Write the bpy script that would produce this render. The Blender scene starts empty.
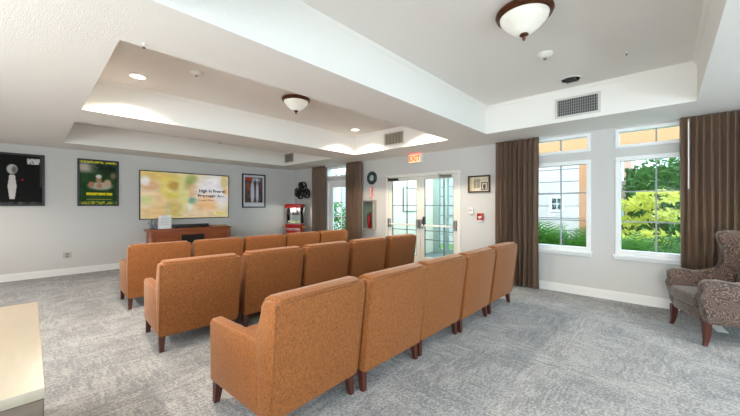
import bpy, bmesh, math, random
from mathutils import Vector, Matrix
random.seed(7)
C = bpy.context.scene.collection
PI = math.pi
XB, YA, SOF, TOP = 5.93, 8.92, 2.56, 2.98
XL, YN = -3.0, -3.2

# ------------------------------------------------------------------ helpers
def lin(c):
    def f(v):
        v /= 255.0
        return v / 12.92 if v <= 0.04045 else ((v + 0.055) / 1.055) ** 2.4
    return (f(c[0]), f(c[1]), f(c[2]), 1.0)

def mat(name, rgb=(200, 200, 200), rough=0.6, metal=0.0, emit=None, estr=0.0, spec=0.5, var=0.0, vscale=20.0,
        bump=0.0, bscale=60.0, sheen=0.0, trans=0.0, coat=0.0, stretch=None):
    m = bpy.data.materials.new(name)
    m.use_nodes = True
    nt = m.node_tree
    b = nt.nodes['Principled BSDF']
    b.inputs['Base Color'].default_value = lin(rgb)
    b.inputs['Roughness'].default_value = rough
    b.inputs['Metallic'].default_value = metal
    b.inputs['Specular IOR Level'].default_value = spec
    b.inputs['Sheen Weight'].default_value = sheen
    b.inputs['Coat Weight'].default_value = coat
    if emit:
        b.inputs['Emission Color'].default_value = lin(emit)
        b.inputs['Emission Strength'].default_value = estr
    if var or bump:
        tc = nt.nodes.new('ShaderNodeTexCoord')
        src = tc.outputs['Object']
        if stretch:
            mp = nt.nodes.new('ShaderNodeMapping')
            mp.inputs['Scale'].default_value = stretch
            nt.links.new(src, mp.inputs[0]); src = mp.outputs[0]
    if var:
        n = nt.nodes.new('ShaderNodeTexNoise')
        n.inputs['Scale'].default_value = vscale
        n.inputs['Detail'].default_value = 4
        nt.links.new(src, n.inputs[0])
        r = nt.nodes.new('ShaderNodeValToRGB')
        l = lin(rgb)
        r.color_ramp.elements[0].position = 0.3
        r.color_ramp.elements[1].position = 0.7
        r.color_ramp.elements[0].color = tuple(max(0, v * (1 - var)) for v in l[:3]) + (1,)
        r.color_ramp.elements[1].color = tuple(min(1, v * (1 + var)) for v in l[:3]) + (1,)
        nt.links.new(n.outputs['Fac'], r.inputs[0])
        nt.links.new(r.outputs[0], b.inputs['Base Color'])
    if bump:
        n2 = nt.nodes.new('ShaderNodeTexNoise')
        n2.inputs['Scale'].default_value = bscale
        n2.inputs['Detail'].default_value = 3
        nt.links.new(src, n2.inputs[0])
        bp = nt.nodes.new('ShaderNodeBump')
        bp.inputs['Strength'].default_value = bump
        bp.inputs['Distance'].default_value = 0.01
        nt.links.new(n2.outputs['Fac'], bp.inputs['Height'])
        nt.links.new(bp.outputs[0], b.inputs['Normal'])
    return m

def nbm():
    return bmesh.new()

def box(bm, x0, x1, y0, y1, z0, z1, bev=0.0, seg=2, M=None):
    g = bmesh.ops.create_cube(bm, size=1.0)['verts']
    for v in g:
        v.co = Vector((x0 + (v.co.x + .5) * (x1 - x0), y0 + (v.co.y + .5) * (y1 - y0), z0 + (v.co.z + .5) * (z1 - z0)))
    if bev:
        es = list({e for v in g for e in v.link_edges})
        r = bmesh.ops.bevel(bm, geom=es, offset=bev, segments=seg, affect='EDGES', profile=0.5)
        g = list({v for f in r['faces'] for v in f.verts} | {v for v in g if v.is_valid})
    if M is not None:
        bmesh.ops.transform(bm, matrix=M, verts=g)
    return g

def hexa(bm, bottom, top, bev=0.0, seg=2):
    """eight corners: four below, four above, same winding"""
    vs = [bm.verts.new(p) for p in bottom + top]
    F = [(3, 2, 1, 0), (4, 5, 6, 7), (0, 1, 5, 4), (1, 2, 6, 5), (2, 3, 7, 6), (3, 0, 4, 7)]
    fs = [bm.faces.new([vs[i] for i in f]) for f in F]
    if bev:
        es = list({e for f in fs for e in f.edges})
        bmesh.ops.bevel(bm, geom=es, offset=bev, segments=seg, affect='EDGES', profile=0.5)

def prism(bm, pts, d0, d1, plane='yz', bev=0.0, seg=2):
    """polygon pts extruded along the remaining axis from d0 to d1"""
    def P(a, b, d):
        return {'yz': (d, a, b), 'xz': (a, d, b), 'xy': (a, b, d)}[plane]
    A = [bm.verts.new(P(a, b, d0)) for a, b in pts]
    B = [bm.verts.new(P(a, b, d1)) for a, b in pts]
    n = len(pts)
    fs = [bm.faces.new(A), bm.faces.new(B[::-1])]
    for i in range(n):
        j = (i + 1) % n
        bm.faces.new([A[j], A[i], B[i], B[j]])
    if bev:
        es = list({e for f in fs for e in f.edges})
        bmesh.ops.bevel(bm, geom=es, offset=bev, segments=seg, affect='EDGES', profile=0.5)

def lathe(bm, prof, n=32, M=None):
    """prof: list of (r, z)"""
    rings = []
    new = []
    for r, z in prof:
        if r < 1e-5:
            v = bm.verts.new((0, 0, z)); rings.append([v]); new.append(v)
        else:
            ring = [bm.verts.new((r * math.cos(2 * PI * k / n), r * math.sin(2 * PI * k / n), z)) for k in range(n)]
            rings.append(ring); new += ring
    for a, b in zip(rings, rings[1:]):
        for k in range(n):
            k2 = (k + 1) % n
            if len(a) == 1 and len(b) == 1: continue
            if len(a) == 1: bm.faces.new([a[0], b[k2], b[k]])
            elif len(b) == 1: bm.faces.new([a[k], a[k2], b[0]])
            else: bm.faces.new([a[k], a[k2], b[k2], b[k]])
    if M is not None:
        bmesh.ops.transform(bm, matrix=M, verts=new)

def tube(bm, pts, r, n=10):
    pts = [Vector(p) for p in pts]
    rings = []
    for i, p in enumerate(pts):
        d = (pts[min(i + 1, len(pts) - 1)] - pts[max(i - 1, 0)]).normalized()
        up = Vector((0, 0, 1)) if abs(d.z) < .9 else Vector((1, 0, 0))
        a = d.cross(up).normalized(); b = d.cross(a).normalized()
        rr = r[i] if isinstance(r, (list, tuple)) else r
        rings.append([bm.verts.new(p + a * rr * math.cos(2 * PI * k / n) + b * rr * math.sin(2 * PI * k / n)) for k in range(n)])
    for a, b in zip(rings, rings[1:]):
        for k in range(n):
            bm.faces.new([a[k], a[(k + 1) % n], b[(k + 1) % n], b[k]])
    bm.faces.new(rings[0][::-1]); bm.faces.new(rings[-1])

def obj(name, bm, m, parent=None, smooth=None, label=None):
    bmesh.ops.recalc_face_normals(bm, faces=bm.faces[:])
    me = bpy.data.meshes.new(name)
    bm.to_mesh(me); bm.free()
    o = bpy.data.objects.new(name, me); C.objects.link(o)
    if m is not None: me.materials.append(m)
    if smooth is not None:
        for p in me.polygons: p.use_smooth = True
        me.set_sharp_from_angle(angle=math.radians(smooth))
    if parent is not None: o.parent = parent
    if label: o['label'] = label
    return o

def thing(name, label, cat, loc=(0, 0, 0), rz=0.0, group=None):
    o = bpy.data.objects.new(name, None); C.objects.link(o)
    o.empty_display_size = .1
    o.location = loc; o.rotation_euler = (0, 0, rz)
    return tag(o, label, cat, group)

def tag(o, label, cat, group=None):
    o['label'] = label; o['category'] = cat
    if group: o['group'] = group
    return o

def struct(name, bm, m, parent=None, smooth=None):
    o = obj(name, bm, m, parent, smooth)
    if parent is None: o['kind'] = 'structure'
    return o

def sempty(name, loc=(0, 0, 0)):
    o = bpy.data.objects.new(name, None); C.objects.link(o); o.location = loc; o['kind'] = 'structure'
    return o

def dup(root, loc, rz, label=None, group=None):
    r = root.copy(); C.objects.link(r); r.location = loc; r.rotation_euler = (0, 0, rz)
    if label: r['label'] = label
    if group: r['group'] = group
    for ch in list(root.children):
        c = ch.copy(); C.objects.link(c); c.parent = r
        for g in ch.children:
            d = g.copy(); C.objects.link(d); d.parent = c
    return r

def text(name, s, size, m, parent, loc, rot, depth=.002, align='CENTER', bold=0.0, sx=1.0):
    cu = bpy.data.curves.new(name, 'FONT')
    cu.body = s; cu.size = size; cu.extrude = depth; cu.align_x = align; cu.align_y = 'CENTER'; cu.offset = bold
    t = bpy.data.objects.new(name, cu); C.objects.link(t)
    bpy.context.view_layer.update()
    me = bpy.data.meshes.new_from_object(t.evaluated_get(bpy.context.evaluated_depsgraph_get()))
    bpy.data.objects.remove(t)
    o = bpy.data.objects.new(name, me); C.objects.link(o)
    me.materials.clear(); me.materials.append(m)
    o.parent = parent; o.location = loc; o.rotation_euler = rot; o.scale = (sx, 1, 1)
    return o

def grid_sheet(name, w, h, nx, ny, colf, m, parent, loc, rot=(0, 0, 0)):
    """flat printed or shown picture in local x (0..w) z (0..h), facing -Y; colours on the mesh"""
    me = bpy.data.meshes.new(name)
    vs = [(w * i / nx, 0, h * j / ny) for j in range(ny + 1) for i in range(nx + 1)]
    fs = [(j * (nx + 1) + i, j * (nx + 1) + i + 1, (j + 1) * (nx + 1) + i + 1, (j + 1) * (nx + 1) + i) for j in range(ny) for i in range(nx)]
    me.from_pydata(vs, [], fs)
    ca = me.color_attributes.new('picture', 'FLOAT_COLOR', 'POINT')
    for k in range(len(vs)):
        i = k % (nx + 1); j = k // (nx + 1)
        ca.data[k].color = lin(colf(i / nx, j / ny))
    o = bpy.data.objects.new(name, me); C.objects.link(o); me.materials.append(m)
    o.parent = parent; o.location = loc; o.rotation_euler = rot
    return o

def picmat(name, emit=0.0, rough=0.35):
    m = bpy.data.materials.new(name); m.use_nodes = True
    nt = m.node_tree; b = nt.nodes['Principled BSDF']
    a = nt.nodes.new('ShaderNodeAttribute'); a.attribute_name = 'picture'
    b.inputs['Roughness'].default_value = rough; b.inputs['Specular IOR Level'].default_value = .15
    if emit:
        nt.links.new(a.outputs['Color'], b.inputs['Emission Color'])
        b.inputs['Emission Strength'].default_value = emit
        b.inputs['Base Color'].default_value = (.01, .01, .01, 1)
    else:
        nt.links.new(a.outputs['Color'], b.inputs['Base Color'])
    return m

def glassmat(name, tint=(235, 245, 245), gloss=.06):
    m = bpy.data.materials.new(name); m.use_nodes = True
    nt = m.node_tree; nt.nodes.clear()
    out = nt.nodes.new('ShaderNodeOutputMaterial')
    tr = nt.nodes.new('ShaderNodeBsdfTransparent'); tr.inputs[0].default_value = lin(tint)
    gl = nt.nodes.new('ShaderNodeBsdfGlossy'); gl.inputs['Roughness'].default_value = .02
    mx = nt.nodes.new('ShaderNodeMixShader')
    lw = nt.nodes.new('ShaderNodeFresnel'); lw.inputs[0].default_value = 1.12
    nt.links.new(lw.outputs[0], mx.inputs[0])
    nt.links.new(tr.outputs[0], mx.inputs[1]); nt.links.new(gl.outputs[0], mx.inputs[2])
    nt.links.new(mx.outputs[0], out.inputs[0])
    return m

# ------------------------------------------------------------------ materials
WALL = mat('wall_paint', (204, 201, 198), .75, spec=.2, bump=.15, bscale=90)
CEIL = mat('ceiling_paint', (236, 232, 227), .85, spec=.15, bump=.35, bscale=120)
TRIM = mat('white_trim', (236, 236, 236), .45, spec=.4)
BASE = mat('baseboard_white', (232, 230, 228), .5, spec=.3)
GLASS = glassmat('window_glass')
MUNT = mat('grey_muntin', (150, 156, 162), .5)
DARKMUNT = mat('dark_muntin', (70, 82, 88), .5)
DOORW = mat('door_white', (226, 222, 214), .5)
STEEL = mat('steel', (150, 148, 145), .35, metal=.8)
DKSTEEL = mat('dark_metal', (60, 60, 62), .4, metal=.6)
BLACK = mat('black_frame', (26, 24, 24), .4)
BRONZE = mat('bronze', (96, 58, 38), .35, metal=.7, var=.3, vscale=15)
LEG = mat('chair_leg_wood', (74, 34, 24), .35, var=.3, vscale=12, stretch=(4, 4, 1))
PLASTIC = mat('white_plastic', (228, 226, 220), .5)
RED = mat('red_paint', (190, 16, 20), .35)
REDT = mat('red_device', (180, 50, 42), .4)

def carpet():
    m = bpy.data.materials.new('carpet'); m.use_nodes = True
    nt = m.node_tree; b = nt.nodes['Principled BSDF']; N = nt.nodes.new; L = nt.links.new
    tc = N('ShaderNodeTexCoord')
    mp = N('ShaderNodeMapping'); mp.inputs['Rotation'].default_value = (0, 0, math.radians(0))
    L(tc.outputs['Object'], mp.inputs[0])
    n1 = N('ShaderNodeTexNoise'); n1.inputs['Scale'].default_value = 2.6; n1.inputs['Detail'].default_value = 6; n1.inputs['Roughness'].default_value = .72
    L(mp.outputs[0], n1.inputs[0])
    # stretched strokes in two directions
    outs = []
    for sc in ((5, 26, 1), (26, 5, 1)):
        q = N('ShaderNodeMapping'); q.inputs['Scale'].default_value = sc
        L(tc.outputs['Object'], q.inputs[0])
        n = N('ShaderNodeTexNoise'); n.inputs['Scale'].default_value = 1.0; n.inputs['Detail'].default_value = 4; n.inputs['Distortion'].default_value = .6
        L(q.outputs[0], n.inputs[0]); outs.append(n)
    ch = N('ShaderNodeTexNoise'); ch.inputs['Scale'].default_value = 1.7; ch.inputs['Detail'].default_value = 1
    L(tc.outputs['Object'], ch.inputs[0])
    st = N('ShaderNodeValToRGB'); st.color_ramp.elements[0].position = .46; st.color_ramp.elements[1].position = .54
    L(ch.outputs['Fac'], st.inputs[0])
    mx = N('ShaderNodeMix'); mx.data_type = 'FLOAT'
    L(st.outputs[0], mx.inputs[0]); L(outs[0].outputs['Fac'], mx.inputs[2]); L(outs[1].outputs['Fac'], mx.inputs[3])
    n3 = N('ShaderNodeTexNoise'); n3.inputs['Scale'].default_value = 52; n3.inputs['Detail'].default_value = 5; n3.inputs['Roughness'].default_value = .7
    L(tc.outputs['Object'], n3.inputs[0])
    a1 = N('ShaderNodeMath'); a1.operation = 'MULTIPLY_ADD'; a1.inputs[1].default_value = .5
    L(n1.outputs['Fac'], a1.inputs[0])
    a2 = N('ShaderNodeMath'); a2.operation = 'MULTIPLY'; a2.inputs[1].default_value = .45
    L(mx.outputs[0], a2.inputs[0]); L(a2.outputs[0], a1.inputs[2])
    a3 = N('ShaderNodeMath'); a3.operation = 'MULTIPLY_ADD'; a3.inputs[1].default_value = 1.1
    L(n3.outputs['Fac'], a3.inputs[0]); L(a1.outputs[0], a3.inputs[2])
    r = N('ShaderNodeValToRGB')
    e = r.color_ramp.elements
    e[0].color = lin((92, 94, 98))
    e[1].position = 1.0
    x = e.new(.93); x.color = lin((128, 129, 131))
    # shift the sum (mean about 1.05) into 0..1
    sub = N('ShaderNodeMath'); sub.operation = 'MULTIPLY_ADD'; sub.inputs[1].default_value = 1.0; sub.inputs[2].default_value = -.11
    L(a3.outputs[0], sub.inputs[0])
    e[0].position = .58; x.position = .88; e[2].position = 1.1 if False else 1.0
    last = e[2]; last.color = lin((162, 161, 160))
    L(sub.outputs[0], r.inputs[0])
    L(r.outputs[0], b.inputs['Base Color'])
    b.inputs['Roughness'].default_value = .95; b.inputs['Specular IOR Level'].default_value = .1
    b.inputs['Sheen Weight'].default_value = .15
    bp = N('ShaderNodeBump'); bp.inputs['Strength'].default_value = .5; bp.inputs['Distance'].default_value = .01
    L(n3.outputs['Fac'], bp.inputs['Height']); L(bp.outputs[0], b.inputs['Normal'])
    return m
CARPET = carpet()

def orange():
    m = bpy.data.materials.new('orange_upholstery'); m.use_nodes = True
    nt = m.node_tree; b = nt.nodes['Principled BSDF']; N = nt.nodes.new; L = nt.links.new
    tc = N('ShaderNodeTexCoord')
    q = N('ShaderNodeMapping'); q.inputs['Scale'].default_value = (120, 120, 48); L(tc.outputs['Object'], q.inputs[0])
    v = N('ShaderNodeTexNoise'); v.inputs['Scale'].default_value = 1.4; v.inputs['Detail'].default_value = 2; v.inputs['Distortion'].default_value = 1.2; L(q.outputs[0], v.inputs[0])
    r = N('ShaderNodeValToRGB'); e = r.color_ramp.elements
    e[0].position = .34; e[0].color = lin((104, 60, 28)); e[1].position = .62; e[1].color = lin((152, 91, 42))
    L(v.outputs['Fac'], r.inputs[0]); L(r.outputs[0], b.inputs['Base Color'])
    b.inputs['Roughness'].default_value = .7; b.inputs['Specular IOR Level'].default_value = .3
    b.inputs['Sheen Weight'].default_value = .3; b.inputs['Sheen Roughness'].default_value = .35; b.inputs['Sheen Tint'].default_value = (1, .84, .7, 1)
    bp = N('ShaderNodeBump'); bp.inputs['Strength'].default_value = .3; bp.inputs['Distance'].default_value = .004
    L(v.outputs['Fac'], bp.inputs['Height']); L(bp.outputs[0], b.inputs['Normal'])
    return m
ORANGE = orange()

def paisley():
    m = bpy.data.materials.new('scroll_pattern_fabric'); m.use_nodes = True
    nt = m.node_tree; b = nt.nodes['Principled BSDF']; N = nt.nodes.new; L = nt.links.new
    tc = N('ShaderNodeTexCoord')
    w = N('ShaderNodeTexNoise'); w.inputs['Scale'].default_value = 7; w.inputs['Detail'].default_value = 1; L(tc.outputs['Object'], w.inputs[0])
    mx = N('ShaderNodeMix'); mx.data_type = 'VECTOR'; mx.inputs[0].default_value = .22
    L(tc.outputs['Object'], mx.inputs[4]); L(w.outputs['Color'], mx.inputs[5])
    v = N('ShaderNodeTexVoronoi'); v.inputs['Scale'].default_value = 16; L(mx.outputs[1], v.inputs[0])
    mu = N('ShaderNodeMath'); mu.operation = 'MULTIPLY'; mu.inputs[1].default_value = 26; L(v.outputs['Distance'], mu.inputs[0])
    s = N('ShaderNodeMath'); s.operation = 'SINE'; L(mu.outputs[0], s.inputs[0])
    r = N('ShaderNodeValToRGB'); e = r.color_ramp.elements
    e[0].position = .25; e[0].color = lin((64, 50, 45)); e[1].position = .6; e[1].color = lin((122, 96, 80))
    L(s.outputs[0], r.inputs[0]); L(r.outputs[0], b.inputs['Base Color'])
    b.inputs['Roughness'].default_value = .7; b.inputs['Sheen Weight'].default_value = .3
    return m
PAISLEY = paisley()

def wood(name, c, var=.3, sc=(1, 14, 14), rough=.35):
    return mat(name, c, rough, var=var, vscale=2.5, stretch=sc, coat=.2)
CHERRY = wood('cherry_wood', (156, 80, 40))

def curtain_mat():
    m = mat('brown_curtain_satin', (146, 116, 94), .4, spec=.4, sheen=.3, bump=.1, bscale=200)
    return m
CURT = curtain_mat()

# ------------------------------------------------------------------ room shell
bm = nbm(); box(bm, XL, XB + .01, YN, YA, -.12, 0)
struct('floor', bm, CARPET)

def sheet_wall(bm, us, zs, holes, P, d0, d1):
    """wall as cells between the breakpoints us (along) and zs (up); holes are (u0,u1,z0,z1); P(u,z,d)->point"""
    us = sorted(set(us + [h[0] for h in holes] + [h[1] for h in holes]))
    zs = sorted(set(zs + [h[2] for h in holes] + [h[3] for h in holes]))
    def solid(i, j):
        if i < 0 or j < 0 or i >= len(us) - 1 or j >= len(zs) - 1: return False
        u = (us[i] + us[i + 1]) / 2; z = (zs[j] + zs[j + 1]) / 2
        return not any(h[0] < u < h[1] and h[2] < z < h[3] for h in holes)
    V = {}
    def v(i, j, d):
        k = (i, j, d)
        if k not in V: V[k] = bm.verts.new(P(us[i], zs[j], d))
        return V[k]
    for i in range(len(us) - 1):
        for j in range(len(zs) - 1):
            if not solid(i, j): continue
            for d in (d0, d1):
                bm.faces.new([v(i, j, d), v(i + 1, j, d), v(i + 1, j + 1, d), v(i, j + 1, d)])
            for (a, b, c2, e2, ni, nj) in ((i, j, i, j + 1, i - 1, j), (i + 1, j, i + 1, j + 1, i + 1, j), (i, j, i + 1, j, i, j - 1), (i, j + 1, i + 1, j + 1, i, j + 1)):
                if not solid(ni, nj):
                    bm.faces.new([v(a, b, d0), v(c2, e2, d0), v(c2, e2, d1), v(a, b, d1)])

W2 = (-.35, .55); W1 = (.85, 1.72); W0 = (6.1, 7.24); DD = (3.03, 4.99)
openR = [(W2[0], W2[1], .69, 2.12), (W2[0], W2[1], 2.25, 2.53), (W1[0], W1[1], .69, 2.12), (W1[0], W1[1], 2.25, 2.53),
         (W0[0], W0[1], 0.0, 2.12), (W0[0], W0[1], 2.22, 2.50), (DD[0], DD[1], 0.0, 2.13)]
bm = nbm()
sheet_wall(bm, [YN, YA + .15], [0, 3.15], openR, lambda u, z, d: (d, u, z), XB, XB + .16)
struct('wall_right', bm, WALL)
bm = nbm()
sheet_wall(bm, [XL, XB], [0, 3.15], [], lambda u, z, d: (u, d, z), YA, YA + .15)
struct('wall_back', bm, WALL)
openN = [(-2.2, -.4, .7, 2.4), (.2, 2.0, .7, 2.4), (2.6, 4.6, .7, 2.4)]  # window openings added in the unseen near wall for fill light
bm = nbm()
sheet_wall(bm, [XL, XB], [0, 3.15], openN, lambda u, z, d: (u, d, z), YN - .15, YN)
struct('wall_front', bm, WALL)
openL = [(-2.0, .4, .7, 2.4), (1.6, 3.6, .7, 2.4)]  # window openings added in the unseen left wall for fill light
bm = nbm()
sheet_wall(bm, [YN, YA], [0, 3.15], openL, lambda u, z, d: (d, u, z), XL - .15, XL)
struct('wall_left', bm, WALL)

# ceiling: soffit with three recessed trays
XT0, XT1 = .43, 5.02
TR = [(XT0, XT1, -.25, 2.12, 3.0), (XT0, XT1, 2.79, 5.14, 2.97), (XT0, XT1, 5.92, 8.05, 2.95)]
bm = nbm()
xs = [XL, XT0, XT1, XB]; ys = [YN, -.25, 2.12, 2.79, 5.14, 5.92, 8.05, YA]
def ch(i, j):
    if i < 0 or j < 0 or i > 2 or j > 6: return None
    if i == 1 and j in (1, 3, 5): return TR[(j - 1) // 2][4]
    return SOF
for i in range(3):
    for j in range(7):
        z = ch(i, j)
        bm.faces.new([bm.verts.new(p) for p in ((xs[i], ys[j], z), (xs[i + 1], ys[j], z), (xs[i + 1], ys[j + 1], z), (xs[i], ys[j + 1], z))])
for (x0, x1, y0, y1, zt) in TR:
    for a, b in (((x0, y0), (x1, y0)), ((x1, y0), (x1, y1)), ((x1, y1), (x0, y1)), ((x0, y1), (x0, y0))):
        bm.faces.new([bm.verts.new(p) for p in ((a[0], a[1], SOF), (b[0], b[1], SOF), (b[0], b[1], zt), (a[0], a[1], zt))])
bmesh.ops.remove_doubles(bm, verts=bm.verts[:], dist=1e-4)
box(bm, XL, XB, YN, YA, 3.05, 3.15)
struct('ceiling', bm, CEIL)

# small crown at the top of each tray
n = 1
for (x0, x1, y0, y1, zt) in TR[:2]:
    bm = nbm(); w = .035; h = .05
    ring = []
    for (dx, dz) in ((0, -h), (w * .45, -h * .62), (w, 0)):
        ring.append([bm.verts.new(p) for p in ((x0 + dx, y0 + dx, zt + dz), (x1 - dx, y0 + dx, zt + dz), (x1 - dx, y1 - dx, zt + dz), (x0 + dx, y1 - dx, zt + dz))])
    for a, b in zip(ring, ring[1:]):
        for k in range(4):
            bm.faces.new([a[k], a[(k + 1) % 4], b[(k + 1) % 4], b[k]])
    struct('trim_%d' % n, bm, CEIL); n += 1

# baseboards
def base_run(name, boxes):
    bm = nbm()
    for b in boxes:
        box(bm, *b, 0, .115); x0, x1, y0, y1 = b
        if x1 - x0 > y1 - y0: box(bm, x0, x1, y0 + (.006 if y0 > 5 else 0), y1 - (.006 if y0 < 5 else 0), .115, .135)
        else: box(bm, x0 + (.006 if x0 > 2 else 0), x1 - (.006 if x0 < 2 else 0), y0, y1, .115, .135)
    struct(name, bm, BASE)
base_run('baseboard_back', [(XL, XB, YA - .016, YA)])
base_run('baseboard_right', [(XB - .016, XB, YN, DD[0] - .05), (XB - .016, XB, DD[1] + .05, W0[0] - .05), (XB - .016, XB, W0[1] + .05, YA - .016)])
base_run('baseboard_left', [(XL, XL + .016, YN, YA - .016)])

# ------------------------------------------------------------------ windows on the right wall
def frame_yz(bm, y0, y1, z0, z1, w, x0, x1, bev=.004, wt=None):
    box(bm, x0, x1, y0, y1, z0, z0 + w, bev, 1); box(bm, x0, x1, y0, y1, z1 - w, z1, bev, 1)
    box(bm, x0, x1, y0, y0 + w, z0 + w, z1 - w, bev, 1); box(bm, x0, x1, y1 - w, y1, z0 + w, z1 - w, bev, 1)

def sash(root, y0, y1, z0, z1, w, cols, rows, xin=None, mun=MUNT, xg=.06, glass=GLASS):
    """frame, pane, muntins at wall plane XB; xg depth of the pane"""
    bm = nbm(); frame_yz(bm, y0, y1, z0, z1, w, XB - .012, XB + .11)
    obj('window_frame', bm, TRIM, root)
    bm = nbm(); box(bm, XB + xg, XB + xg + .006, y0 + w, y1 - w, z0 + w, z1 - w)
    obj('pane', bm, glass, root)
    bm = nbm()
    for c in cols: box(bm, XB + xg - .012, XB + xg + .018, c - .009, c + .009, z0 + w, z1 - w)
    for r in rows: box(bm, XB + xg - .010, XB + xg + .016, y0 + w, y1 - w, r - .009, r + .009)
    obj('muntin', bm, mun, root)

for k, (a, b, c) in enumerate(((W2[0], W2[1], .10), (W1[0], W1[1], 1.27))):
    r = sempty('window_%d' % (k + 1), (0, 0, 0))
    sash(r, a, b, .69, 2.12, .06, [c], [1.17, 1.61])
    bm = nbm(); box(bm, XB - .055, XB + .02, a - .03, b + .03, .65, .69, .012, 2); box(bm, XB - .02, XB, a - .015, b + .015, .615, .65, .004, 1)
    obj('window_sill', bm, TRIM, r)
    r = sempty('window_%d' % (k + 3), (0, 0, 0))
    sash(r, a, b, 2.25, 2.53, .045, [c], [])
# transom above glazed garden door
r = sempty('window_5'); sash(r, W0[0], W0[1], 2.22, 2.50, .04, [6.47, 6.86], [], mun=TRIM)
# garden door between the two far curtains
r = sempty('door_2')
bm = nbm(); frame_yz(bm, W0[0], W0[1], -.0, 2.12, .05, XB - .012, XB + .12); obj('door_frame', bm, TRIM, r)
bm = nbm()
y0, y1 = W0[0] + .05, W0[1] - .05
box(bm, XB + .03, XB + .075, y0, y0 + .17, .05, 2.07, .004, 1); box(bm, XB + .03, XB + .075, y1 - .17, y1, .05, 2.07, .004, 1)
box(bm, XB + .03, XB + .075, y0 + .17, y1 - .17, .05, .3, .004, 1); box(bm, XB + .03, XB + .075, y0 + .17, y1 - .17, 1.93, 2.07, .004, 1)
obj('door_leaf', bm, TRIM, r)
bm = nbm(); box(bm, XB + .05, XB + .056, y0 + .17, y1 - .17, .3, 1.93); obj('pane', bm, GLASS, r)
bm = nbm()
box(bm, XB + .04, XB + .066, 6.66, 6.685, .3, 1.87)
for z in (.7, 1.1, 1.5): box(bm, XB + .042, XB + .064, y0 + .17, y1 - .17, z - .01, z + .01)
obj('muntin', bm, TRIM, r)

# windows added to the unseen walls to let in fill light
k = 6
for (a, b, z0, z1) in openN:
    r = sempty('window_%d' % k); k += 1
    bm = nbm()
    for q in ((a, b, z0, z0 + .06), (a, b, z1 - .06, z1), (a, a + .06, z0 + .06, z1 - .06), (b - .06, b, z0 + .06, z1 - .06), ((a + b) / 2 - .02, (a + b) / 2 + .02, z0 + .06, z1 - .06)):
        box(bm, q[0], q[1], YN - .11, YN + .012, q[2], q[3])
    obj('window_frame', bm, TRIM, r)
    bm = nbm(); box(bm, a + .06, b - .06, YN - .07, YN - .064, z0 + .06, z1 - .06); obj('pane', bm, GLASS, r)
for (a, b, z0, z1) in openL:
    r = sempty('window_%d' % k); k += 1
    bm = nbm()
    for q in ((a, b, z0, z0 + .06), (a, b, z1 - .06, z1), (a, a + .06, z0 + .06, z1 - .06), (b - .06, b, z0 + .06, z1 - .06), ((a + b) / 2 - .02, (a + b) / 2 + .02, z0 + .06, z1 - .06)):
        box(bm, XL - .11, XL + .012, q[0], q[1], q[2], q[3])
    obj('window_frame', bm, TRIM, r)
    bm = nbm(); box(bm, XL - .07, XL - .064, a + .06, b - .06, z0 + .06, z1 - .06); obj('pane', bm, GLASS, r)

# ------------------------------------------------------------------ double door
r = sempty('door_1')
bm = nbm()
box(bm, XB - .015, XB + .12, DD[0], DD[0] + .07, 0, 2.06, .005, 1); box(bm, XB - .015, XB + .12, DD[1] - .07, DD[1], 0, 2.06, .005, 1)
box(bm, XB - .015, XB + .12, DD[0], DD[1], 2.06, 2.13, .005, 1)
obj('door_frame', bm, DOORW, r)
DGL = glassmat('door_glass', (236, 244, 243))
for (a, b, c) in ((3.10, 4.007, 3.43), (4.013, 4.92, 4.39)):
    g0, g1, z0, z1 = a + .10, b - .10, .27, 1.985
    bm = nbm(); X0, X1 = XB + .02, XB + .065
    box(bm, X0, X1, a, g0, .01, 2.055, .004, 1); box(bm, X0, X1, g1, b, .01, 2.055, .004, 1)
    box(bm, X0, X1, g0, g1, .01, z0, .004, 1); box(bm, X0, X1, g0, g1, z1, 2.055, .004, 1)
    lf = obj('door_leaf', bm, DOORW, r)
    bm = nbm(); box(bm, XB + .04, XB + .046, g0, g1, z0, z1); obj('pane', bm, DGL, lf)
    bm = nbm()
    box(bm, XB + .03, XB + .055, c - .008, c + .008, z0, z1)
    for z in (.66, .855, 1.41): box(bm, XB + .031, XB + .054, g0, g1, z - .007, z + .007)
    box(bm, XB + .03, XB + .055, g0, g0 + .012, z0, z1); box(bm, XB + .03, XB + .055, g1 - .012, g1, z0, z1)
    obj('muntin', bm, DARKMUNT, lf)
    bm = nbm()
    box(bm, XB - .045, XB - .015, a + .06, b - .06, .955, .995, .006, 2)
    obj('push_bar', bm, PLASTIC, lf)
    bm = nbm()
    for yy in (a + .045, b - .045): box(bm, XB - .05, XB + .02, yy - .03, yy + .03, .90, 1.10, .01, 2)
    obj('push_bar_bracket', bm, STEEL, lf)
    bm = nbm()
    yy = b - .28 if a > 4 else a + .14
    box(bm, XB - .05, XB + .02, yy - (.02 if a > 4 else .0), yy + .26, 1.995, 2.05, .008, 2)
    tube(bm, [(XB - .03, yy + .03, 2.02), (XB - .09, yy + .18, 2.045), (XB - .02, yy + .3, 2.085)], .009, 8)
    obj('door_closer', bm, DKSTEEL if a > 4 else STEEL, lf)
bm = nbm(); box(bm, XB - .06, XB + .02, 3.862, 3.895, .97, 1.17, .008, 2); tube(bm, [(XB - .055, 3.878, 1.0), (XB - .09, 3.878, 1.04), (XB - .09, 3.878, 1.12), (XB - .055, 3.878, 1.15)], .009, 8)
obj('door_handle', bm, DKSTEEL, r)

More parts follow.
